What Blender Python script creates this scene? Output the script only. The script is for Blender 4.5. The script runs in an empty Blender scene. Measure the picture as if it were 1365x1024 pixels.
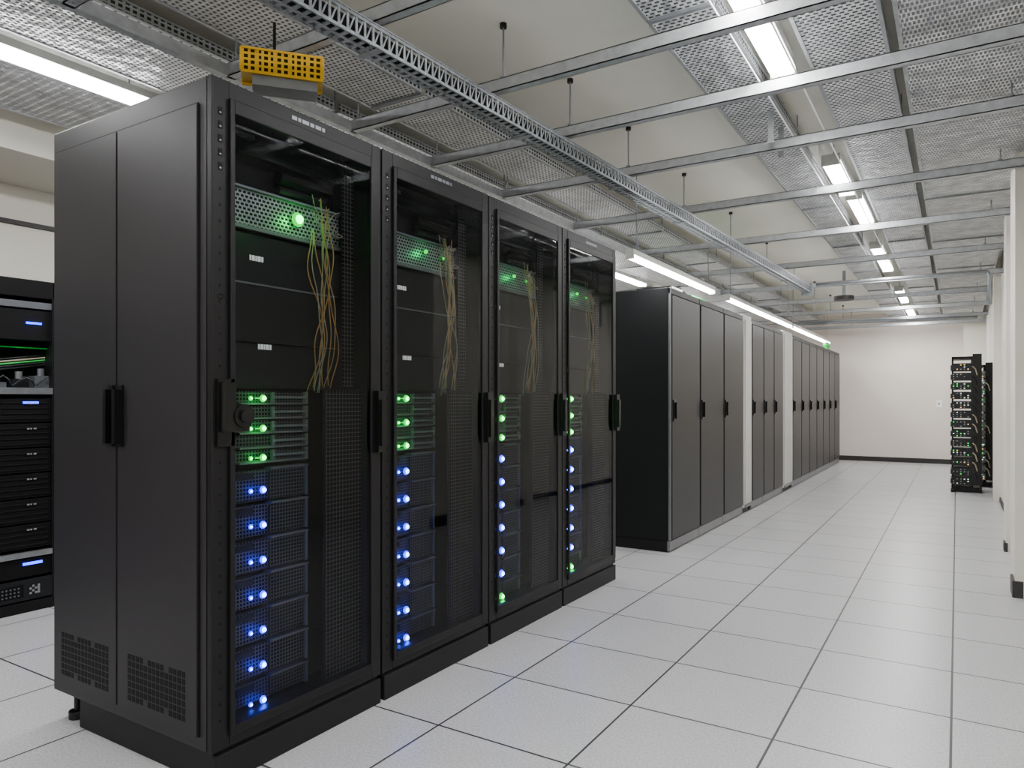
import bpy, math, random
from mathutils import Vector, Matrix
random.seed(7)
S=bpy.context.scene
# ------------------------------------------------------------------ materials
def new_mat(name):
    m=bpy.data.materials.new(name); m.use_nodes=True
    nt=m.node_tree; nt.nodes.clear()
    out=nt.nodes.new('ShaderNodeOutputMaterial')
    return m,nt,out
def pbr(name,col,rough=.5,metal=0.0,var=0.06,scale=6,bump=0.0,bscale=200,emit=None,es=0,stretch=None,spec=.5):
    m,nt,out=new_mat(name)
    b=nt.nodes.new('ShaderNodeBsdfPrincipled')
    b.inputs['Roughness'].default_value=rough; b.inputs['Metallic'].default_value=metal
    b.inputs['Specular IOR Level'].default_value=spec
    tc=nt.nodes.new('ShaderNodeTexCoord')
    mp=nt.nodes.new('ShaderNodeMapping')
    if stretch: mp.inputs['Scale'].default_value=stretch
    nt.links.new(tc.outputs['Object'],mp.inputs['Vector'])
    n=nt.nodes.new('ShaderNodeTexNoise'); n.inputs['Scale'].default_value=scale; n.inputs['Detail'].default_value=4
    nt.links.new(mp.outputs[0],n.inputs['Vector'])
    r=nt.nodes.new('ShaderNodeValToRGB')
    r.color_ramp.elements[0].position=.3; r.color_ramp.elements[1].position=.7
    r.color_ramp.elements[0].color=tuple(max(0,c*(1-var)) for c in col)+(1,)
    r.color_ramp.elements[1].color=tuple(min(1,c*(1+var)) for c in col)+(1,)
    nt.links.new(n.outputs['Fac'],r.inputs[0]); nt.links.new(r.outputs[0],b.inputs['Base Color'])
    if bump>0:
        n2=nt.nodes.new('ShaderNodeTexNoise'); n2.inputs['Scale'].default_value=bscale
        nt.links.new(tc.outputs['Object'],n2.inputs['Vector'])
        bp=nt.nodes.new('ShaderNodeBump'); bp.inputs['Strength'].default_value=bump; bp.inputs['Distance'].default_value=.002
        nt.links.new(n2.outputs['Fac'],bp.inputs['Height']); nt.links.new(bp.outputs[0],b.inputs['Normal'])
    if emit:
        b.inputs['Emission Color'].default_value=emit+(1,); b.inputs['Emission Strength'].default_value=es
    nt.links.new(b.outputs[0],out.inputs[0]); return m
def M(nt,op,a,b=None,clamp=False):
    n=nt.nodes.new('ShaderNodeMath'); n.operation=op; n.use_clamp=clamp
    for i,v in enumerate((a,b)):
        if v is None: continue
        if isinstance(v,(int,float)): n.inputs[i].default_value=v
        else: nt.links.new(v,n.inputs[i])
    return n.outputs[0]
def perf(name,col,ax=('X','Y'),s=(.026,.026),hole=(.36,.3),rough=.4,metal=.6,stagger=True,var=.15,hole_shade=None,crinkle=0):
    """sheet metal with holes: see-through, or painted in the shade seen behind them"""
    m,nt,out=new_mat(name)
    b=nt.nodes.new('ShaderNodeBsdfPrincipled'); b.inputs['Roughness'].default_value=rough; b.inputs['Metallic'].default_value=metal
    tc=nt.nodes.new('ShaderNodeTexCoord'); sp=nt.nodes.new('ShaderNodeSeparateXYZ'); nt.links.new(tc.outputs['Object'],sp.inputs[0])
    n=nt.nodes.new('ShaderNodeTexNoise'); n.inputs['Scale'].default_value=9; nt.links.new(tc.outputs['Object'],n.inputs['Vector'])
    r=nt.nodes.new('ShaderNodeValToRGB'); r.color_ramp.elements[0].position=.3; r.color_ramp.elements[1].position=.7
    r.color_ramp.elements[0].color=tuple(c*(1-var) for c in col)+(1,); r.color_ramp.elements[1].color=tuple(min(1,c*(1+var)) for c in col)+(1,)
    nt.links.new(n.outputs['Fac'],r.inputs[0]); nt.links.new(r.outputs[0],b.inputs['Base Color'])
    if crinkle:
        n3=nt.nodes.new('ShaderNodeTexNoise'); n3.inputs['Scale'].default_value=14; n3.inputs['Detail'].default_value=3; nt.links.new(tc.outputs['Object'],n3.inputs['Vector'])
        bp=nt.nodes.new('ShaderNodeBump'); bp.inputs['Strength'].default_value=crinkle; bp.inputs['Distance'].default_value=.05
        nt.links.new(n3.outputs['Fac'],bp.inputs['Height']); nt.links.new(bp.outputs[0],b.inputs['Normal'])
    u=M(nt,'DIVIDE',sp.outputs[ax[0]],s[0]); v=M(nt,'DIVIDE',sp.outputs[ax[1]],s[1])
    if stagger:
        row=M(nt,'FLOOR',v); u=M(nt,'ADD',u,M(nt,'MULTIPLY',row,.5))
    fu=M(nt,'ABSOLUTE',M(nt,'SUBTRACT',M(nt,'FRACT',u),.5)); fv=M(nt,'ABSOLUTE',M(nt,'SUBTRACT',M(nt,'FRACT',v),.5))
    h=M(nt,'MULTIPLY',M(nt,'LESS_THAN',fu,hole[0]),M(nt,'LESS_THAN',fv,hole[1]))
    if hole_shade:
        t=nt.nodes.new('ShaderNodeBsdfDiffuse'); t.inputs[0].default_value=hole_shade+(1,)  # opaque hole colour stands in for the shade behind the sheet
    else: t=nt.nodes.new('ShaderNodeBsdfTransparent')
    mx=nt.nodes.new('ShaderNodeMixShader')
    nt.links.new(h,mx.inputs[0]); nt.links.new(b.outputs[0],mx.inputs[1]); nt.links.new(t.outputs[0],mx.inputs[2])
    nt.links.new(mx.outputs[0],out.inputs[0]); return m
def emis(name,col,s):
    m,nt,out=new_mat(name); e=nt.nodes.new('ShaderNodeEmission'); e.inputs[0].default_value=col+(1,); e.inputs[1].default_value=s
    nt.links.new(e.outputs[0],out.inputs[0]); return m
def glass(name,tint=(.70,.71,.73)):
    m,nt,out=new_mat(name)
    t=nt.nodes.new('ShaderNodeBsdfTransparent'); t.inputs[0].default_value=tint+(1,)
    g=nt.nodes.new('ShaderNodeBsdfGlossy'); g.inputs['Roughness'].default_value=.02; g.inputs[0].default_value=(.7,.7,.7,1)
    f=nt.nodes.new('ShaderNodeFresnel'); f.inputs[0].default_value=1.36
    mx=nt.nodes.new('ShaderNodeMixShader')
    nt.links.new(f.outputs[0],mx.inputs[0]); nt.links.new(t.outputs[0],mx.inputs[1]); nt.links.new(g.outputs[0],mx.inputs[2]); nt.links.new(mx.outputs[0],out.inputs[0]); return m
def floor_mat():
    m,nt,out=new_mat('raised_floor_tile')
    b=nt.nodes.new('ShaderNodeBsdfPrincipled')
    tc=nt.nodes.new('ShaderNodeTexCoord'); sp=nt.nodes.new('ShaderNodeSeparateXYZ'); nt.links.new(tc.outputs['Object'],sp.inputs[0])
    T=.535
    u=M(nt,'DIVIDE',M(nt,'ADD',sp.outputs['X'],.018+T*20),T); v=M(nt,'DIVIDE',M(nt,'ADD',sp.outputs['Y'],-2.63+T*20),T)
    du=M(nt,'SUBTRACT',.5,M(nt,'ABSOLUTE',M(nt,'SUBTRACT',M(nt,'FRACT',u),.5)))
    dv=M(nt,'SUBTRACT',.5,M(nt,'ABSOLUTE',M(nt,'SUBTRACT',M(nt,'FRACT',v),.5)))
    seam=M(nt,'LESS_THAN',M(nt,'MINIMUM',du,M(nt,'MULTIPLY',dv,.95)),.0078)
    cmb=nt.nodes.new('ShaderNodeCombineXYZ'); nt.links.new(M(nt,'FLOOR',u),cmb.inputs[0]); nt.links.new(M(nt,'FLOOR',v),cmb.inputs[1])
    wn=nt.nodes.new('ShaderNodeTexWhiteNoise'); nt.links.new(cmb.outputs[0],wn.inputs[0])
    n=nt.nodes.new('ShaderNodeTexNoise'); n.inputs['Scale'].default_value=110; n.inputs['Detail'].default_value=5; n.inputs['Roughness'].default_value=.7; nt.links.new(tc.outputs['Object'],n.inputs['Vector'])
    n2=nt.nodes.new('ShaderNodeTexNoise'); n2.inputs['Scale'].default_value=2.2; n2.inputs['Detail'].default_value=4; nt.links.new(tc.outputs['Object'],n2.inputs['Vector'])
    r=nt.nodes.new('ShaderNodeValToRGB'); r.color_ramp.elements[0].position=.34; r.color_ramp.elements[1].position=.58
    r.color_ramp.elements[0].color=(.36,.36,.372,1); r.color_ramp.elements[1].color=(.55,.55,.563,1)
    nt.links.new(n.outputs['Fac'],r.inputs[0])
    val=M(nt,'ADD',.91,M(nt,'ADD',M(nt,'MULTIPLY',wn.outputs['Value'],.06),M(nt,'MULTIPLY',n2.outputs['Fac'],.06)))
    vm=nt.nodes.new('ShaderNodeVectorMath'); vm.operation='SCALE'; nt.links.new(r.outputs[0],vm.inputs[0]); nt.links.new(val,vm.inputs['Scale'])
    mix=nt.nodes.new('ShaderNodeMix'); mix.data_type='RGBA'; nt.links.new(seam,mix.inputs[0]); nt.links.new(vm.outputs[0],mix.inputs[6]); mix.inputs[7].default_value=(.03,.03,.03,1)
    nt.links.new(mix.outputs[2],b.inputs['Base Color'])
    nt.links.new(M(nt,'ADD',.30,M(nt,'MULTIPLY',n2.outputs['Fac'],.06)),b.inputs['Roughness'])
    bp=nt.nodes.new('ShaderNodeBump'); bp.inputs['Distance'].default_value=.002; bp.inputs['Strength'].default_value=.5
    nt.links.new(M(nt,'SUBTRACT',M(nt,'MULTIPLY',n.outputs['Fac'],.12),seam),bp.inputs['Height']); nt.links.new(bp.outputs[0],b.inputs['Normal'])
    nt.links.new(b.outputs[0],out.inputs[0]); return m

BLK=pbr('black_powder_coat',(.0065,.006,.007),.42,0,.1,5,.15,400,spec=.25)
SIDE=pbr('charcoal_side_panel',(.021,.0195,.0225),.45,.1,.06,3,.12,400,spec=.32)
DARK=pbr('matte_black',(.0035,.0035,.0035),.6,0,spec=.2)
PLIN=pbr('plinth_dark',(.008,.008,.009),.5,0,spec=.25)
CHAS=pbr('chassis_black',(.010,.011,.013),.4,.1,spec=.35)
SRV=pbr('server_face_dark',(.05,.053,.06),.4,.4,.25,40)
SILV=pbr('brushed_steel',(.42,.44,.46),.35,.8,.12,20)
LEDGE=pbr('shelf_grey',(.20,.21,.23),.4,.6)
PLAS=pbr('black_plastic',(.004,.004,.004),.3,0,spec=.35)
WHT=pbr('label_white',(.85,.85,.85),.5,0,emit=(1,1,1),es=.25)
GREYL=pbr('badge_grey',(.3,.31,.33),.5,0)
DOOR2=pbr('dark_brown_grey_door',(.0235,.0215,.0225),.42,.15,.05,2,spec=.35)
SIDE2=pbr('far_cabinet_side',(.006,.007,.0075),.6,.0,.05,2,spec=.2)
FRAME2=pbr('grey_trim',(.18,.18,.19),.4,.4)
WPANEL=pbr('white_panel',(.50,.50,.47),.5,0)
GALV=pbr('galvanised_steel',(.42,.435,.45),.42,.5,.14,25)
GALVD=pbr('galvanised_dull',(.26,.275,.29),.5,.4,.12,12)
LATT=pbr('lattice_steel',(.30,.32,.34),.4,.6,.25,60)
CEIL=pbr('ceiling_paint',(.83,.81,.72),.8,0,.04,1.5,.1,60)
WALL=pbr('wall_paint',(.80,.73,.67),.75,0,.03,1.2,.1,80)
WALLW=pbr('wall_paint_light',(.76,.73,.65),.75,0,.03,1.2)
BASE=pbr('baseboard_dark',(.025,.022,.022),.5,0)
YEL=perf('yellow_perforated',(.85,.50,.01),('X','Z'),(.024,.022),(.3,.3),.45,0,False,.05,hole_shade=(.03,.02,.005))
YELP=pbr('yellow_paint',(.85,.50,.01),.45,0)
PERF=perf('perforated_tray_steel',(.76,.77,.78),('X','Y'),(.030,.023),(.30,.27),.3,.4,True,.25,hole_shade=(.10,.105,.11),crinkle=.6)
PERF2=perf('perforated_tray_bright',(.88,.88,.87),('X','Y'),(.024,.024),(.29,.27),.35,.2,True,.2,hole_shade=(.22,.22,.21),crinkle=.5)  # lamp light missing above the racks is put into a lighter hole colour
PERFL=perf('perforated_mesh_light',(.84,.85,.85),('X','Y'),(.016,.04),(.3,.34),.26,.4,True,.35,hole_shade=(.22,.23,.24),crinkle=1.0)
PERFS=perf('perforated_flange_steel',(.5,.52,.53),('Y','Z'),(.03,.022),(.3,.3),stagger=False,hole_shade=(.05,.05,.05))
PANEL=perf('perforated_patch_steel',(.36,.38,.40),('Y','Z'),(.018,.014),(.33,.3),hole_shade=(.01,.01,.01))
MESH=perf('black_door_mesh',(.10,.10,.105),('Y','Z'),(.0165,.0165),(.39,.39),.35,.3,False,hole_shade=(.003,.003,.003))
FLAP=perf('server_grille',(.085,.09,.10),('Y','Z'),(.013,.013),(.33,.33),.4,.4,False,hole_shade=(.006,.006,.007))
CABY=pbr('cable_tan',(.40,.28,.12),.5,0)
CABO=pbr('cable_ochre',(.50,.26,.07),.5,0)
CABG=pbr('cable_pale',(.36,.31,.22),.5,0)
GRNP=pbr('green_plastic',(.01,.30,.04),.4,0,emit=(.0,.6,.06),es=.2)
LB=emis('led_blue',(.003,.015,1.0),9)
LBC=emis('led_blue_core',(.06,.16,1.0),45)
LG=emis('led_green',(.0,1.0,.06),2.2)
LGC=emis('led_green_core',(.05,1.0,.16),16)
LO=emis('led_orange',(1.0,.55,.15),2)
LW=emis('led_white',(.7,.95,.9),1.6)
TUBE=emis('fluorescent_tube',(.97,.98,1.0),32)
GL=glass('smoked_glass')
FLOOR=floor_mat()

# ------------------------------------------------------------------ mesh builder
class MB:
    def __init__(s): s.v=[];s.f=[];s.m=[];s.mats=[]
    def mi(s,m):
        if m not in s.mats: s.mats.append(m)
        return s.mats.index(m)
    def box(s,x0,x1,y0,y1,z0,z1,m):
        x0,x1=min(x0,x1),max(x0,x1); y0,y1=min(y0,y1),max(y0,y1); z0,z1=min(z0,z1),max(z0,z1)
        b=len(s.v); s.v+=[(x0,y0,z0),(x1,y0,z0),(x1,y1,z0),(x0,y1,z0),(x0,y0,z1),(x1,y0,z1),(x1,y1,z1),(x0,y1,z1)]
        for q in ((0,3,2,1),(4,5,6,7),(0,1,5,4),(1,2,6,5),(2,3,7,6),(3,0,4,7)):
            s.f.append(tuple(b+i for i in q)); s.m.append(s.mi(m))
    def quad(s,pts,m):
        b=len(s.v); s.v+=[tuple(p) for p in pts]; s.f.append(tuple(range(b,b+len(pts)))); s.m.append(s.mi(m))
    def tube(s,pts,r,m,n=8,cap=True):
        pts=[Vector(p) for p in pts]; b=len(s.v)
        for i,p in enumerate(pts):
            t=(pts[min(i+1,len(pts)-1)]-pts[max(i-1,0)]).normalized()
            a=Vector((0,0,1)) if abs(t.z)<.8 else Vector((1,0,0))
            u=t.cross(a).normalized(); w=t.cross(u)
            for k in range(n):
                an=2*math.pi*k/n; s.v.append(tuple(p+(u*math.cos(an)+w*math.sin(an))*r))
        for i in range(len(pts)-1):
            for k in range(n):
                s.f.append((b+i*n+k,b+i*n+(k+1)%n,b+(i+1)*n+(k+1)%n,b+(i+1)*n+k)); s.m.append(s.mi(m))
        if cap:
            s.f.append(tuple(b+k for k in range(n))[::-1]); s.m.append(s.mi(m))
            e=b+(len(pts)-1)*n; s.f.append(tuple(e+k for k in range(n))); s.m.append(s.mi(m))
    def ball(s,c,r,m,n=8,k=5,sc=(1,1,1)):
        b=len(s.v)
        for i in range(1,k):
            ph=math.pi*i/k
            for j in range(n):
                th=2*math.pi*j/n
                s.v.append((c[0]+r*sc[0]*math.sin(ph)*math.cos(th),c[1]+r*sc[1]*math.sin(ph)*math.sin(th),c[2]+r*sc[2]*math.cos(ph)))
        t=len(s.v); s.v.append((c[0],c[1],c[2]+r*sc[2])); s.v.append((c[0],c[1],c[2]-r*sc[2]))
        for i in range(k-2):
            for j in range(n):
                s.f.append((b+i*n+j,b+(i+1)*n+j,b+(i+1)*n+(j+1)%n,b+i*n+(j+1)%n)); s.m.append(s.mi(m))
        for j in range(n):
            s.f.append((t,b+j,b+(j+1)%n)); s.m.append(s.mi(m))
            e=b+(k-2)*n; s.f.append((t+1,e+(j+1)%n,e+j)); s.m.append(s.mi(m))
    def build(s,name,parent=None,bevel=0,origin=None,rotz=0,smooth=False):
        me=bpy.data.meshes.new(name)
        o=origin or (0,0,0)
        me.from_pydata([(a[0],a[1],a[2]) for a in s.v],[],s.f)
        for m in s.mats: me.materials.append(m)
        for p,i in zip(me.polygons,s.m): p.material_index=i; p.use_smooth=smooth
        me.update()
        ob=bpy.data.objects.new(name,me); S.collection.objects.link(ob)
        if parent is not None: ob.parent=parent
        ob.location=o; ob.rotation_euler=(0,0,rotz)
        if bevel>0:
            md=ob.modifiers.new('bev','BEVEL'); md.width=bevel; md.segments=2; md.limit_method='ANGLE'
        return ob
def empty(name,loc=(0,0,0)):
    e=bpy.data.objects.new(name,None); e.location=loc; e.empty_display_size=.1; S.collection.objects.link(e); return e
def plight(loc,col,p,parent=None,r=.012):
    l=bpy.data.lights.new('led_glow','POINT'); l.color=col; l.energy=p; l.shadow_soft_size=r
    o=bpy.data.objects.new('led_glow',l); o.location=loc; S.collection.objects.link(o)
    if parent: o.parent=parent
    return o

# ------------------------------------------------------------------ room shell
X0,X1,YB,YF,ZC=-5.3,2.2,-2.6,15.6,2.88
def simple(name,bs,mat,bevel=0):
    b=MB()
    for q in bs: b.box(*q,mat)
    return b.build(name,bevel=bevel)
simple('floor',[(X0-.1,X1+.1,YB-.1,YF+.1,-.1,0)],FLOOR)
simple('ceiling',[(X0-.1,X1+.1,YB-.1,YF+.1,ZC,ZC+.1)],CEIL)
simple('wall_left',[(X0-.1,X0,YB-.1,YF+.1,0,ZC)],WALLW)
simple('wall_far',[(X0,X1,YF,YF+.1,0,ZC)],WALL)
simple('wall_near',[(X0,X1,YB-.1,YB,0,ZC)],WALLW)
simple('wall_right_near',[(X1,X1+.1,YB-.1,5.3,0,ZC)],WALLW)
simple('wall_right_return',[(.30,X1+.1,5.3,5.75,0,ZC)],WALLW)
simple('wall_right',[(.44,.6,5.75,YF,0,ZC)],WALLW)
simple('trim_pilaster_1',[(.33,.44,6.85,7.2,0,ZC)],WALLW)
simple('trim_pilaster_2',[(.37,.44,10.2,10.5,0,ZC)],WALLW)
simple('trim_column',[(.10,.44,15.25,15.6,0,ZC)],WALLW)
simple('baseboard_far',[(X0,.10,YF-.015,YF,0,.09)],BASE)
simple('baseboard_right',[(.285,.34,5.285,5.5,0,.10),(.315,.34,6.84,6.98,.0,.07),(.425,.44,7.2,10.2,0,.05)],BASE)
simple('trim_soffit',[(X0,-4.55,YB,YF,2.62,ZC)],WALLW)
simple('trim_rail_left',[(X0,X0+.02,YB,YF,2.36,2.39)],BASE)
b=MB(); b.box(-.33,-.24,YF-.012,YF,1.06,1.19,WHT); b.box(-.30,-.27,YF-.018,YF-.012,1.1,1.15,GREYL); b.build('wall_switch',bevel=.002)

# ------------------------------------------------------------------ front row server racks
XF=-1.94; W=.765; D=.95; Z0=.11; Z1=2.2
def server_rack(idx,y0,exposed=False):
    E=empty('server_rack',(0,0,0))
    w=W-.008; y1=y0+w; xb=XF-D
    f=MB()
    f.box(xb,XF-.02,y0,y0+.02,Z0,Z1,SIDE); f.box(xb,XF-.02,y1-.02,y1,Z0,Z1,SIDE)
    f.box(xb,xb+.02,y0+.02,y1-.02,Z0,Z1,BLK); f.box(xb+.02,XF-.02,y0+.02,y1-.02,Z1-.03,Z1,BLK); f.box(xb+.02,XF-.02,y0+.02,y1-.02,Z0,Z0+.03,BLK)
    f.box(XF-.03,XF,y0,y0+.062,Z0,Z1,BLK); f.box(XF-.03,XF,y1-.05,y1,Z0,Z1,BLK)
    f.box(XF-.03,XF,y0+.062,y1-.05,Z1-.075,Z1,BLK); f.box(XF-.03,XF,y0+.062,y1-.05,Z0,Z0+.055,BLK)
    f.build('cabinet_frame',E,.003)
    d=MB()
    a0,a1=y0+.062,y1-.022
    d.box(XF,XF+.012,a0-.004,a0+.014,Z0+.035,Z1-.055,BLK); d.box(XF,XF+.012,a1-.045,a1,Z0+.035,Z1-.055,BLK)
    d.box(XF,XF+.012,a0+.014,a1-.045,Z1-.10,Z1-.055,BLK); d.box(XF,XF+.012,a0+.014,a1-.045,Z0+.035,Z0+.065,BLK)
    d.build('door_frame',E,.003)
    g=MB(); g.quad([(XF+.006,a0+.014,Z0+.065),(XF+.006,a1-.045,Z0+.065),(XF+.006,a1-.045,Z1-.1),(XF+.006,a0+.014,Z1-.1)],GL); g.build('door_glass',E)
    p=MB(); p.box(xb+.16,XF-.012,y0+.012,y1-.006,0,Z0,PLIN); p.box(XF-.012,XF+.004,y0+.01,y1-.004,0,Z0-.012,PLIN)
    for yy in (y0+.05,y1-.05):
        p.tube([(xb+.07,yy,0),(xb+.07,yy,.03)],.03,PLAS,14); p.tube([(xb+.07,yy,.03),(xb+.07,yy,Z0)],.012,PLAS,10)
    p.build('plinth',E,.003)
    h=MB()
    for k in range(5): h.box(XF,XF+.0015,y0+.022,y0+.036,2.085-k*.043,2.108-k*.043,DARK); h.box(XF+.0005,XF+.0018,y0+.026,y0+.032,2.09-k*.043,2.094-k*.043,GREYL)
    for k in range(34): h.box(XF,XF+.0015,y0+.025,y0+.032,1.85-k*.05,1.859-k*.05,DARK)
    if exposed:
        h.box(XF,XF+.012,y0+.012,y0+.075,1.055,1.265,PLAS); h.box(XF+.012,XF+.04,y0+.02,y0+.058,1.10,1.255,PLAS)
        h.tube([(XF+.0,y0+.085,1.15),(XF+.045,y0+.085,1.15)],.036,PLAS,20); h.tube([(XF+.045,y0+.085,1.15),(XF+.055,y0+.085,1.15)],.02,PLAS,16)
        h.box(XF+.012,XF+.036,y0+.03,y0+.11,1.10,1.125,PLAS)
    h.box(XF+.012,XF+.034,y1-.05,y1-.006,.995,1.235,PLAS); h.box(XF+.034,XF+.045,y1-.042,y1-.016,1.02,1.2,PLAS)
    if idx!=2:
        for k,(q,ln) in enumerate(((0,.022),(.028,.012),(.046,.03),(.082,.018),(.106,.026),(.138,.012))):
            h.box(XF+.0005,XF+.002,y0+.31+q,y0+.31+q+ln,2.165,2.178,LEDGE)
    if exposed:
        ys=y0
        h.box(-2.87,-2.455,ys-.008,ys,.15,2.12,SIDE); h.box(-2.445,-2.005,ys-.008,ys,.15,2.12,SIDE)
        h.box(-2.455,-2.445,ys-.003,ys,.15,2.12,DARK); h.box(-2.005,-1.998,ys-.003,ys,.15,2.12,DARK); h.box(-2.87,-2.005,ys-.003,ys,2.12,2.127,DARK)
        for xs in (-2.475,-2.42):
            h.box(xs-.014,xs+.014,ys-.016,ys-.008,1.04,1.25,PLAS); h.box(xs-.009,xs+.009,ys-.038,ys-.016,1.05,1.235,PLAS)
        for (xa,xc) in ((-2.82,-2.50),(-2.385,-2.06)):
            nx=14; st=(xc-xa)/nx
            for i in range(nx):
                for j in range(7):
                    if i in (4,9) and j in(0,6): continue
                    h.box(xa+i*st+.0030,xa+(i+1)*st-.0030,ys-.0088,ys-.0079,.185+j*.023,.185+j*.023+.018,DARK)
        h.ball((XF-.005,ys+.03,1.52),.011,PLAS)
    h.build('door_hardware',E,.0)
    XE=XF-.13
    e=MB()
    e.box(XF-.85,XF-.16,y0+.03,y1-.03,.15,2.15,DARK)
    for yy in (y0+.085,y1-.085): e.box(XE-.03,XE,yy-.012,yy+.012,.15,2.15,CHAS)
    e.tube([(XE-.0,y0+.36,2.0),(XE-.0,y0+.60,2.0)],.024,PLAS,14)
    e.tube([(XE,y0+.36,1.955),(XE,y0+.58,1.955)],.013,CHAS,10)
    e.box(XE-.02,XE+.01,y0+.1,y1-.1,2.05,2.085,CHAS)
    e.box(XE-.02,XE+.002,y0+.12,y0+.26,2.10,2.115,SILV)
    e.box(XE-.02,XE-.004,y0+.10,y1-.10,1.795,1.925,LEDGE)
    e.quad([(XE,y0+.10,1.795),(XE,y1-.1,1.795),(XE,y1-.1,1.925),(XE,y0+.1,1.925)],PANEL)
    e.box(XE-.01,XE+.012,y0+.1,y1-.1,1.785,1.797,LEDGE); e.box(XE-.01,XE+.012,y0+.1,y1-.1,1.922,1.93,LEDGE)
    for za,zb in ((1.605,1.77),(1.40,1.595),(1.24,1.393)):
        e.box(XE-.05,XE+.004,y0+.10,y1-.10,za,zb,CHAS)
    e.box(XE+.004,XE+.006,y0+.1,y0+.63,1.598,1.604,LEDGE)
    def label(yc,zc):
        q=0
        for ln in (.010,.014,.009,.016,.011):
            e.box(XE+.0045,XE+.007,yc+q,yc+q+ln-.004,zc-.009,zc+.009,WHT); q+=ln
    label(y0+.235,1.69); label(y0+.27,1.385)
    r0,r1=y0+.15,y0+.49
    for k in range(5):
        z=.985+k*.051
        e.box(XE-.1,XE-.004,r0,r1,z,z+.04,SRV)
        e.quad([(XE-.001,r0,z),(XE-.001,r1,z),(XE-.001,r1,z+.04),(XE-.001,r0,z+.04)],FLAP)
        e.box(XE-.03,XE+.012,r0+.04,r1,z-.006,z+.001,LEDGE)
        e.tube([(XE+.012,r0+.18,z+.02),(XE+.018,r1-.01,z+.02)],.005,SILV,8)
        e.box(XE,XE+.012,r0+.175,r0+.188,z,z+.038,LEDGE); e.box(XE,XE+.012,r1-.015,r1,z-.004,z+.04,SILV)
    for k in range(7):
        z=.115+k*.122
        zt=z+.108
        e.box(XE-.1,XE-.004,r0,r1,max(z,.15),zt,SRV)
        e.quad([(XE,r0+.02,max(z+.004,.16)),(XE,r1-.01,max(z+.004,.16)),(XE,r1-.01,zt),(XE,r0+.02,zt)],FLAP)
        e.box(XE-.03,XE+.015,r0+.17,r1,zt,zt+.007,LEDGE)
        e.box(XE-.005,XE+.006,r0+.03,r0+.10,zt-.030,zt-.006,CHAS)
        e.box(XE-.03,XE+.010,r1-.012,r1,max(z,.15),zt,LEDGE)
        e.box(XE+.001,XE+.006,r0+.165,r0+.17,max(z,.16),zt-.01,CHAS)
    e.build('equipment',E)
    m=MB(); XM=XF-.055
    m.quad([(XM,y0+.515,.16),(XM,y1-.055,.16),(XM,y1-.055,1.235),(XM,y0+.515,1.235)],MESH)
    m.box(XM-.006,XM+.004,y0+.507,y0+.515,.16,1.235,BLK)
    m.box(XM-.006,XM+.004,y0+.507,y1-.05,1.235,1.243,BLK)
    m.quad([(XM-.04,y0+.64,1.25),(XM-.04,y1-.055,1.25),(XM-.04,y1-.055,2.08),(XM-.04,y0+.64,2.08)],MESH)
    m.build('mesh_panel',E)
    l=MB(); XL=XE+.014
    rs=(1.0,1.2,1.45,1.6)[idx]; sh=(0,0,.012,.05)[idx]
    ym=y0+.287+sh; ysm=y0+.236+sh
    def led(zz,A,B):
        l.ball((XL-.004,ym,zz),.0135*rs,A,12,8,(.5,1,1)); l.ball((XL+.001,ym,zz),.0085*rs,B,10,6)
        l.ball((XL-.004,ysm,zz),.0085,A,10,6,(.5,1,1)); l.ball((XL-.001,ysm,zz),.0045,B,8,5)
    for zz in (1.205,1.10,.998):
        led(zz,LG,LGC); l.box(XL-.006,XL-.002,y0+.255+sh,y0+.275+sh,zz-.002,zz+.002,LG)
        if idx<2: plight((XL+.02,ym-.02,zz),(.0,1,.10),.13,E)
    if idx>=2: plight((XL+.03,ym-.02,1.1),(.0,1,.10),.20,E)
    for k in range(7):
        zz=.152+k*.1222
        green=(idx>=2 and k==0)
        led(zz,LG if green else LB,LGC if green else LBC)
        if idx<2 or k in (0,3): plight((XL+.018,ym-.02,zz),(.0,1,.10) if green else (.01,.04,1),.15,E)
    if idx==0: l.ball((XL+.004,y0+.44,1.862),.017,LGC,14,8); l.ball((XL-.001,y0+.44,1.862),.027,LG,14,8,(.4,1,1)); plight((XL+.035,y0+.44,1.862),(.0,1,.08),.40,E)
    else:
        l.ball((XL,y0+.42,1.875),.010,LG,10,6); plight((XL+.03,y0+.42,1.87),(.0,1,.2),.16,E)
        l.ball((XL,y0+.55,1.865),.007,LG,8,5)
    l.build('status_lights',E,smooth=True)
    c=MB()
    rr=random.Random(20+idx)
    for k in range(9):
        mt=rr.choice([CABY,CABO,CABY,CABG,CABG]) if idx else rr.choice([CABY,CABO,CABY,CABG])
        ya=y0+.56+rr.uniform(-.05,.06); yb=y0+.52+rr.uniform(-.03,.10)
        A=rr.uniform(-.06,.06); ph=rr.uniform(0,1.2)
        zt=rr.uniform(1.84,1.96); zb=rr.uniform(1.215,1.26)
        if idx==0 and k<3: ya=y0+.50; yb=y0+.48+.035*k; A=-.055+.03*k; zt=1.84
        pts=[]
        for i in range(25):
            t=i/24
            pts.append((XE+.02+.03*math.sin(math.pi*t)+k*.002, ya+(yb-ya)*t+A*math.sin(math.pi*t*1.6+ph)*math.sin(math.pi*t)+.006*math.sin(t*17+k),zt+(zb-zt)*t))
        c.tube(pts,.0021,mt,6)
    for k in range(5):
        pts=[]
        for i in range(15):
            t=i/14; pts.append((XE+.03+.01*math.sin(6*t+k),y0+.50+.13*t+.02*math.sin(5*t+k*2),1.86+.09*math.sin(3*t+k)*(1-t*.5)+.01*k))
        c.tube(pts,.0018,CABG,6)
    c.build('cables',E,smooth=True)
Y0=1.375
for i in range(4): server_rack(i,Y0+i*W,exposed=(i==0))

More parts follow.
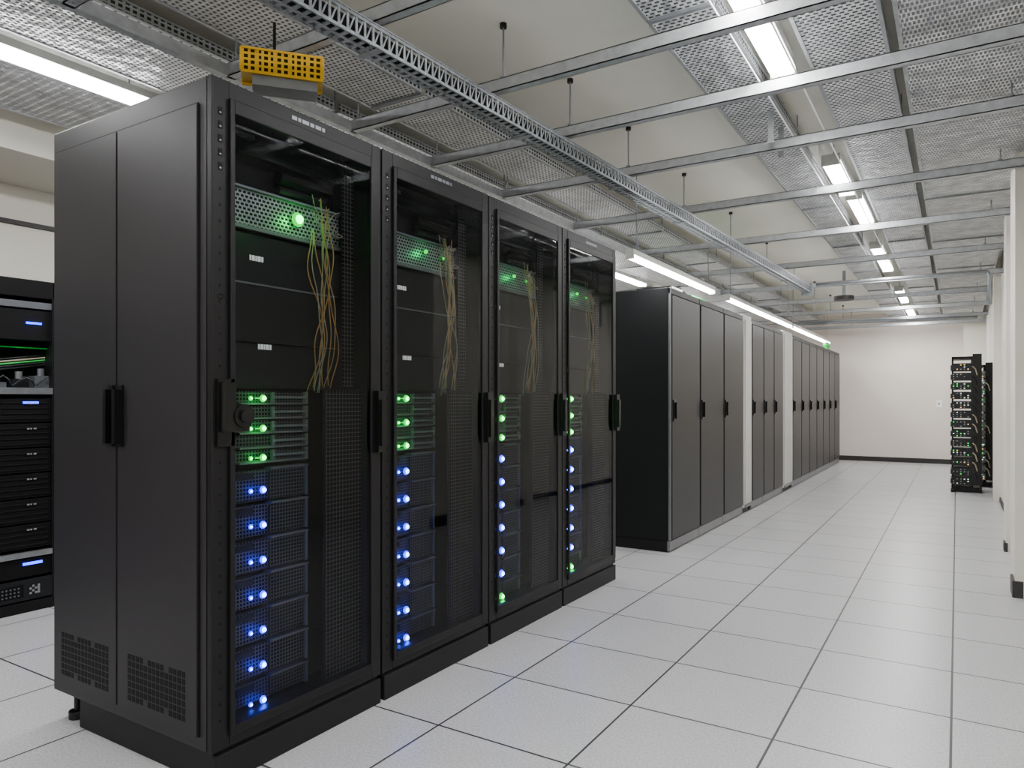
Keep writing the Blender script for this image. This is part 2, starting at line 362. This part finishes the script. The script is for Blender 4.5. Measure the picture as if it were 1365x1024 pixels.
# ------------------------------------------------------------------ far closed cabinets
def closed_cab(y0,w,xf=-1.9,z1=2.08,depth=.95,sidevis=False):
    E=empty('equipment_cabinet'); y1=y0+w-.006; xb=xf-depth
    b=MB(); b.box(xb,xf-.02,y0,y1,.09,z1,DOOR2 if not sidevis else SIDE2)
    b.box(xf-.02,xf-.002,y0,y1,z1-.05,z1,BLK); b.box(xb+.05,xf-.03,y0+.01,y1-.006,0,.09,PLIN)
    b.box(xf-.03,xf-.008,y0+.002,y1-.002,.012,.09,FRAME2)
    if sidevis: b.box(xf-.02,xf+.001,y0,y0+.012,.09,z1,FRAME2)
    b.build('cabinet_body',E,.004)
    d=MB(); d.box(xf-.02,xf+.004,y0+.028,y1-.006,.10,z1-.055,DOOR2); d.build('door_leaf',E,.004)
    h=MB(); h.box(xf+.004,xf+.014,y0+.035,y0+.085,1.03,1.2,PLAS); h.box(xf+.014,xf+.034,y0+.047,y0+.073,1.05,1.18,PLAS)
    h.build('door_handle',E,.002)
for i in range(3): closed_cab(5.4+i*.745,.745,sidevis=(i==0))
def white_cab(y0,y1):
    b=MB(); b.box(-2.85,-1.9,y0,y1,.06,2.1,WPANEL); b.box(-2.8,-1.93,y0+.02,y1-.02,0,.06,PLIN); b.box(-1.9,-1.888,y0+.03,y1-.03,.1,2.05,WPANEL)
    b.box(-1.9,-1.886,y0+.02,y1-.02,.06,.09,FRAME2)
    b.build('cooling_cabinet',bevel=.006)
white_cab(7.66,7.98)
for i in range(3): closed_cab(8.0+i*.55,.55)
white_cab(9.68,10.25)
for i in range(7): closed_cab(10.27+i*.655,.655)
b=MB()
b.box(-2.45,-2.12,6.05,6.35,2.08,2.20,CHAS); b.box(-2.40,-2.12,6.6,7.1,2.08,2.19,GRNP); b.box(-2.4,-2.12,7.2,7.5,2.08,2.15,CHAS)
b.tube([(-2.3,6.2,2.17),(-2.2,6.5,2.25),(-2.2,6.9,2.15)],.015,PLAS,8)
b.build('cable_junction_box',bevel=.004)
b=MB(); b.box(-1.96,-1.91,13.4,13.6,2.08,2.11,GRNP); b.ball((-1.935,13.5,2.15),.06,GRNP,14,10); b.build('green_beacon')

# ------------------------------------------------------------------ left storage racks behind the aisle
def storage_rack(y0,w=.8,xf=-4.45):
    E=empty('storage_rack'); y1=y0+w-.01; xb=xf-.8
    b=MB()
    b.box(xb,xf,y0,y0+.03,.03,1.88,BLK); b.box(xb,xf,y1-.03,y1,.03,1.88,BLK); b.box(xb,xb+.02,y0,y1,.03,1.88,BLK)
    b.box(xb,xf,y0,y1,1.78,1.88,BLK); b.box(xb,xf,y0,y1,0.0,.06,BLK)
    b.build('rack_frame',E,.004)
    e=MB(); a,c=y0+.03,y1-.03
    e.box(xb+.05,xf-.01,a,c,1.72,1.757,LEDGE); e.box(xb+.05,xf-.02,a,c,1.54,1.71,DARK)
    e.box(xf-.02,xf-.015,a+.60,a+.68,1.630,1.642,LB)
    e.box(xb+.05,xf-.3,a,c,1.28,1.53,DARK)
    e.box(xb+.05,xf+.005,a,c,1.232,1.268,SILV)
    for k in range(6):
        yy=a+.08+k*.115; hh=.03+.02*((k*7)%3)
        e.box(xf-.2,xf-.04,yy,yy+.085,1.268,1.268+hh,LEDGE if k%2 else CHAS)
        e.tube([(xf-.06,yy+.04,1.27),(xf-.06,yy+.04,1.31+hh)],.018,LEDGE,12)
        e.tube([(xf-.03,yy,1.28),(xf-.02,yy+.03,1.31),(xf-.02,yy+.06,1.325+.01*(k%2)),(xf-.02,yy+.09,1.31),(xf-.03,yy+.11,1.28)],.005,CHAS,8)
    for k in range(5): e.tube([(xf-.1,a,1.45-.012*k),(xf-.07,a+.3,1.40-.015*k),(xf-.09,c,1.46-.014*k)],.005,[CHAS,CABG,GRNP,CHAS,PLAS][k],6)
    e.box(xf-.08,xf-.06,a,c,1.495,1.50,GRNP)
    for k in range(6):
        z=.36+k*.143
        e.box(xb+.05,xf-.012,a,c,z,z+.134,DARK)
        for j in range(4): e.box(xf-.012,xf-.008,a+.02,c-.02,z+.015+j*.03,z+.021+j*.03,CHAS)
        q=0
        for ln in (.012,.008,.014): e.box(xf-.008,xf-.0055,a+.60+q,a+.60+q+ln,z+.1,z+.108,GREYL); q+=.017
    e.box(xf-.012,xf-.006,a+.58,a+.66,1.178,1.190,LB)
    e.box(xb+.05,xf,a,c,.31,.34,SILV)
    e.box(xb+.05,xf-.012,a,c,.2,.30,DARK); e.box(xf-.012,xf-.006,a+.58,a+.68,.266,.28,LB)
    e.box(xb+.05,xf-.005,a,c,.07,.185,CHAS); e.box(xf-.005,xf-.001,a+.42,a+.58,.09,.16,DARK)
    for i in range(7):
        for j in range(3): e.box(xf-.001,xf+.001,a+.43+i*.02,a+.438+i*.02,.10+j*.02,.108+j*.02,LEDGE)
    for i in range(4):
        for j in range(4):
            if (i+j)%2==0 or i==3: e.box(xf-.001,xf+.001,a+.61+i*.014,a+.621+i*.014,.10+j*.013,.111+j*.013,GREYL)
    e.build('equipment',E)
    plight((xf+.03,a+.64,1.64),(.02,.07,1),.08,E)
    plight((xf-.1,a+.6,1.46),(.0,1,.2),.12,E)
for i in range(4): storage_rack(.55-.8+i*.8)

# ------------------------------------------------------------------ open network racks at the right wall
def network_rack(xa,xb,y,h=1.77,pale=False,seed=1):
    rr=random.Random(seed)
    b=MB(); xm=xb-.10
    b.box(xa,xb,y,y+.5,.02,.07,BLK); b.box(xa-.01,xa+.03,y-.05,y+.5,0,.05,PLAS); b.box(xb-.03,xb,y-.04,y+.5,0,.05,PLAS)
    for xx in (xa,xm-.012,xb-.02): b.box(xx,xx+.02,y,y+.03,.07,h,BLK); b.box(xx,xx+.02,y+.45,y+.48,.07,h,BLK)
    b.box(xa,xb,y,y+.48,h-.03,h,BLK)
    b.box(xm,xb-.0,y-.015,y+.01,.1,h+.03,PLAS)
    n=13; st=(h-.16)/n
    for k in range(n):
        z=.1+k*st
        b.box(xa+.0,xm,y-.02,y+.4,z,z+st*.78,LEDGE if pale else CHAS)
        b.box(xa-.012,xa,y-.02,y+.42,z+.01,z+st*.6,LEDGE if pale else CHAS)
        for j in range(5):
            for q in range(3):
                if rr.random()<.6:
                    px=xa+.015+j*(xm-xa-.03)/5
                    b.box(px,px+.014,y-.025,y-.02,z+.012+q*.028,z+.024+q*.028,rr.choice([LW,LO,GREYL,GREYL,GREYL,LG,LEDGE,LEDGE,CABG]))
        if k: b.tube([(xm+.0,y-.03,z+.05),(xm+.03,y-.045,z+.02),(xm+.05,y-.03,z-.06)],.008,rr.choice([PLAS,CABG,PLAS]),6)
    b.build('network_rack')
network_rack(-.06,.27,10.95,1.76,False,3)
network_rack(.24,.43,11.75,1.68,True,5)

# ------------------------------------------------------------------ overhead steel
b=MB()
ZB=2.575
for y in (.6,1.3,1.96,2.69,3.34,4.12,5.18,6.47,7.9,9.4,10.9,12.4,13.9,15.1):
    xr=2.1 if y<5.2 else .43
    xl=-2.64
    b.box(xl,xr,y-.021,y-.017,ZB,ZB+.055,GALV); b.box(xl,xr,y+.017,y+.021,ZB,ZB+.055,GALV)
    b.box(xl,xr,y-.021,y+.021,ZB,ZB+.004,GALV); b.box(xl,xr,y-.021,y-.009,ZB+.051,ZB+.055,GALV); b.box(xl,xr,y+.009,y+.021,ZB+.051,ZB+.055,GALV)
    for x in (-2.60,-1.72,.22):
        b.tube([(x,y,ZB),(x,y,ZC)],.0045,GALVD,8); b.tube([(x,y,ZB+.055),(x,y,ZB+.068)],.013,GALVD,6)
        b.tube([(x,y,ZC-.02),(x,y,ZC)],.016,PLAS,10)
b.box(-2.665,-2.625,-1,15.4,ZB,ZB+.05,GALV)
for yy in (3.98,4.24): b.box(-.86,-.83,yy-.004,yy+.004,ZB,ZC,GALV)
for xx in (-.77,-.61): b.tube([(xx,-1,2.66),(xx,8,2.66)],.004,WHT,6)
b.build('ceiling_strut_frame')

def perf_tray(xa,xb,z,ya=-2.3,yb=15.4,zh=.045,mat=None):
    mat=mat or PERF
    b=MB()
    y=ya
    while y<yb-.1:
        ye=min(y+1.7,yb)
        b.quad([(xa,y,z),(xa,ye-.03,z),(xb,ye-.03,z),(xb,y,z)],mat)
        for x in (xa,xb): 
            b.quad([(x,y,z),(x,ye-.03,z),(x,ye-.03,z+zh),(x,y,z+zh)],PERFS)
            b.box(x-.006,x+.006,y,ye-.03,z+zh,z+zh+.006,GALV); b.box(x-.008,x+.008,y,ye-.03,z-.004,z,GALV)
        b.box(xa,xb,ye-.04,ye-.02,z-.012,z+.004,GALVD)
        for x in (xa,xb): b.tube([(x,ye-.03,z),(x,ye-.03,ZC)],.004,GALVD,6)
        y+=1.7
    b.build('perforated_cable_tray')
perf_tray(-4.35,-3.75,2.77,mat=PERFL)
perf_tray(-3.40,-2.85,2.76,mat=PERF2)
perf_tray(-2.58,-2.25,2.72,mat=PERF2)
perf_tray(-1.07,-.80,2.745)
perf_tray(-.57,-.26,2.745)
perf_tray(-.20,.36,2.70,mat=PERFL)
perf_tray(.5,1.2,2.72,-2.3,5.2)

# long lattice cable tray, slightly skewed to the room
p0=Vector((-1.811,1.61)); p1=Vector((-1.49,8.93)); dr=(p1-p0).normalized()
st=p0-dr*3.2; L=(p1-st).length; ang=math.atan2(-dr.x,dr.y)
b=MB(); hw=.04
for sx in (-hw,hw):
    b.box(sx-.004,sx+.004,0,L,2.455,2.466,LATT); b.box(sx-.004,sx+.004,0,L,2.522,2.533,LATT)
    b.box(sx-.008,sx+.008,0,L,2.533,2.537,LATT)
b.box(-hw+.008,hw-.008,0,L,2.475,2.515,DARK)   # dark filler, stands in for the shade inside the tray
n=int(L/.04)
for k in range(n):
    y=k*.04
    for sx in (-hw,hw):
        b.box(sx-.002,sx+.002,y,y+.010,2.465,2.525,LATT)
        b.quad([(sx,y+.01,2.468),(sx,y+.017,2.468),(sx,y+.04,2.52),(sx,y+.033,2.52)],LATT)
    b.box(-hw,hw,y,y+.016,2.455,2.459,LATT)
b.box(-.006,.006,0,L,2.453,2.457,LATT)
k=.5
while k<L:
    b.box(-hw-.012,hw+.012,k,k+.03,2.45,2.454,GALVD); b.tube([(0,k+.015,2.45),(0,k+.015,2.572)],.005,GALVD,6); k+=1.0
b.box(-hw-.02,hw+.02,L-.02,L,2.42,2.56,GALVD)
b.build('lattice_cable_tray',origin=(st.x,st.y,0),rotz=ang)

b=MB(); b.tube([(-1.40,8.98,2.545),(.27,8.98,2.545)],.018,GALVD,10); b.tube([(.27,8.98,2.545),(.29,8.98,2.5),(.29,8.98,2.2)],.018,GALVD,10); b.build('conduit_pipe',smooth=True)
b=MB(); b.tube([(-2.7,13.2,2.53),(-1.4,13.5,2.535),(-.4,13.7,2.535),(.28,13.75,2.53)],.028,GALVD,10); b.build('conduit_pipe',smooth=True)
b=MB(); b.tube([(-1.25,10.2,2.50),(-1.25,10.2,2.55)],.12,BASE,24); b.tube([(-1.25,10.2,2.55),(-1.25,10.2,ZC)],.02,GALVD,10); b.build('smoke_detector')

# yellow bracket
b=MB()
lx=.30
for yy in (-.06,.06): b.quad([(-lx/2,yy,-.005),(lx/2,yy,-.005),(lx/2,yy,.085),(-lx/2,yy,.085)],YEL)
for yy in (-.06,.06):
    b.box(-lx/2,lx/2,yy-.004,yy+.004,.082,.09,YELP); b.box(-lx/2,lx/2,yy-.004,yy+.004,-.008,0,YELP)
    for k in range(6): b.box(-lx/2+k*lx/5-.004,-lx/2+k*lx/5+.004,yy-.004,yy+.004,0,.085,YELP)
b.quad([(-lx/2,-.06,0),(lx/2,-.06,0),(lx/2,.06,0),(-lx/2,.06,0)],YELP)
b.box(-.11,.13,-.05,.05,-.045,-.008,GALVD)
b.tube([(-.03,0,0),(-.03,0,.225)],.006,PLAS,8); b.tube([(.1,0,0),(.1,0,.225)],.004,GALVD,8)
b.build('yellow_cable_bracket',origin=(-2.24,1.9,2.445),rotz=math.radians(50))

# ------------------------------------------------------------------ lamps
PW=1.4
def lamp(x,ya,yb,z,power,w=.10,drop=True,name='fluorescent_lamp'):
    E=empty(name,((x),(ya+yb)/2,z)); L=yb-ya
    b=MB(); b.box(-w/2-.006,w/2+.006,-L/2,L/2,.012,.05,WPANEL)
    b.box(-w/2-.006,w/2+.006,-L/2-.015,-L/2,-.02,.05,WPANEL); b.box(-w/2-.006,w/2+.006,L/2,L/2+.015,-.02,.05,WPANEL)
    if drop:
        for yy in (-L/2+.12,L/2-.12): b.tube([(0,yy,.05),(0,yy,ZC-z)],.004,GALVD,6)
    b.build('housing',E)
    t=MB(); 
    t.box(-w/2,w/2,-L/2,L/2,-.018,.012,TUBE); t.build('tube',E,.008)
    l=bpy.data.lights.new('lamp_light','AREA'); l.shape='RECTANGLE'; l.size=w; l.size_y=L; l.energy=power*PW; l.color=(1.0,.985,.965)
    o=bpy.data.objects.new('lamp_light',l); o.location=(0,0,-.022); S.collection.objects.link(o); o.parent=E
ZL=2.73
lamp(-.69,-1.6,-.3,ZL,18); lamp(-.69,.6,1.6,ZL,13)  # unseen tubes behind and above the camera, added for general fill
lamp(-.69,2.35,3.5,ZL,16)
lamp(-.69,5.0,5.8,ZL,12); lamp(-.66,5.95,6.85,ZL,12); lamp(-.69,8.0,9.5,ZL,20); lamp(-.69,11.3,12.7,ZL,22); lamp(-.69,13.7,15.0,ZL,24)
for ya in (-1.3,.75,3.0,5.2,7.6,10.0,12.4): lamp(-3.56,ya,ya+1.42,2.73,19)  # only the tube by the left racks is seen; others added for fill
lamp(-2.03,4.9,6.95,2.25,10,.05); lamp(-2.03,7.5,10.8,2.25,9,.05); lamp(-2.03,10.9,14.4,2.25,9,.05)
lamp(1.4,-1.6,-.2,ZL,18); lamp(1.4,1.2,2.6,ZL,16)  # unseen tubes to the right of the camera, added as fill light

# ------------------------------------------------------------------ world, camera
w=bpy.data.worlds.new('World'); S.world=w; w.use_nodes=True
w.node_tree.nodes['Background'].inputs[0].default_value=(.6,.65,.7,1); w.node_tree.nodes['Background'].inputs[1].default_value=.3
cam=bpy.data.cameras.new('camera'); co=bpy.data.objects.new('camera',cam); S.collection.objects.link(co)
co.location=(0,0,1.2); co.rotation_euler=(math.radians(90),0,math.radians(31.9))
cam.sensor_width=36; cam.lens=953/1365*36; cam.shift_y=21/1365; cam.clip_start=.02
S.camera=co
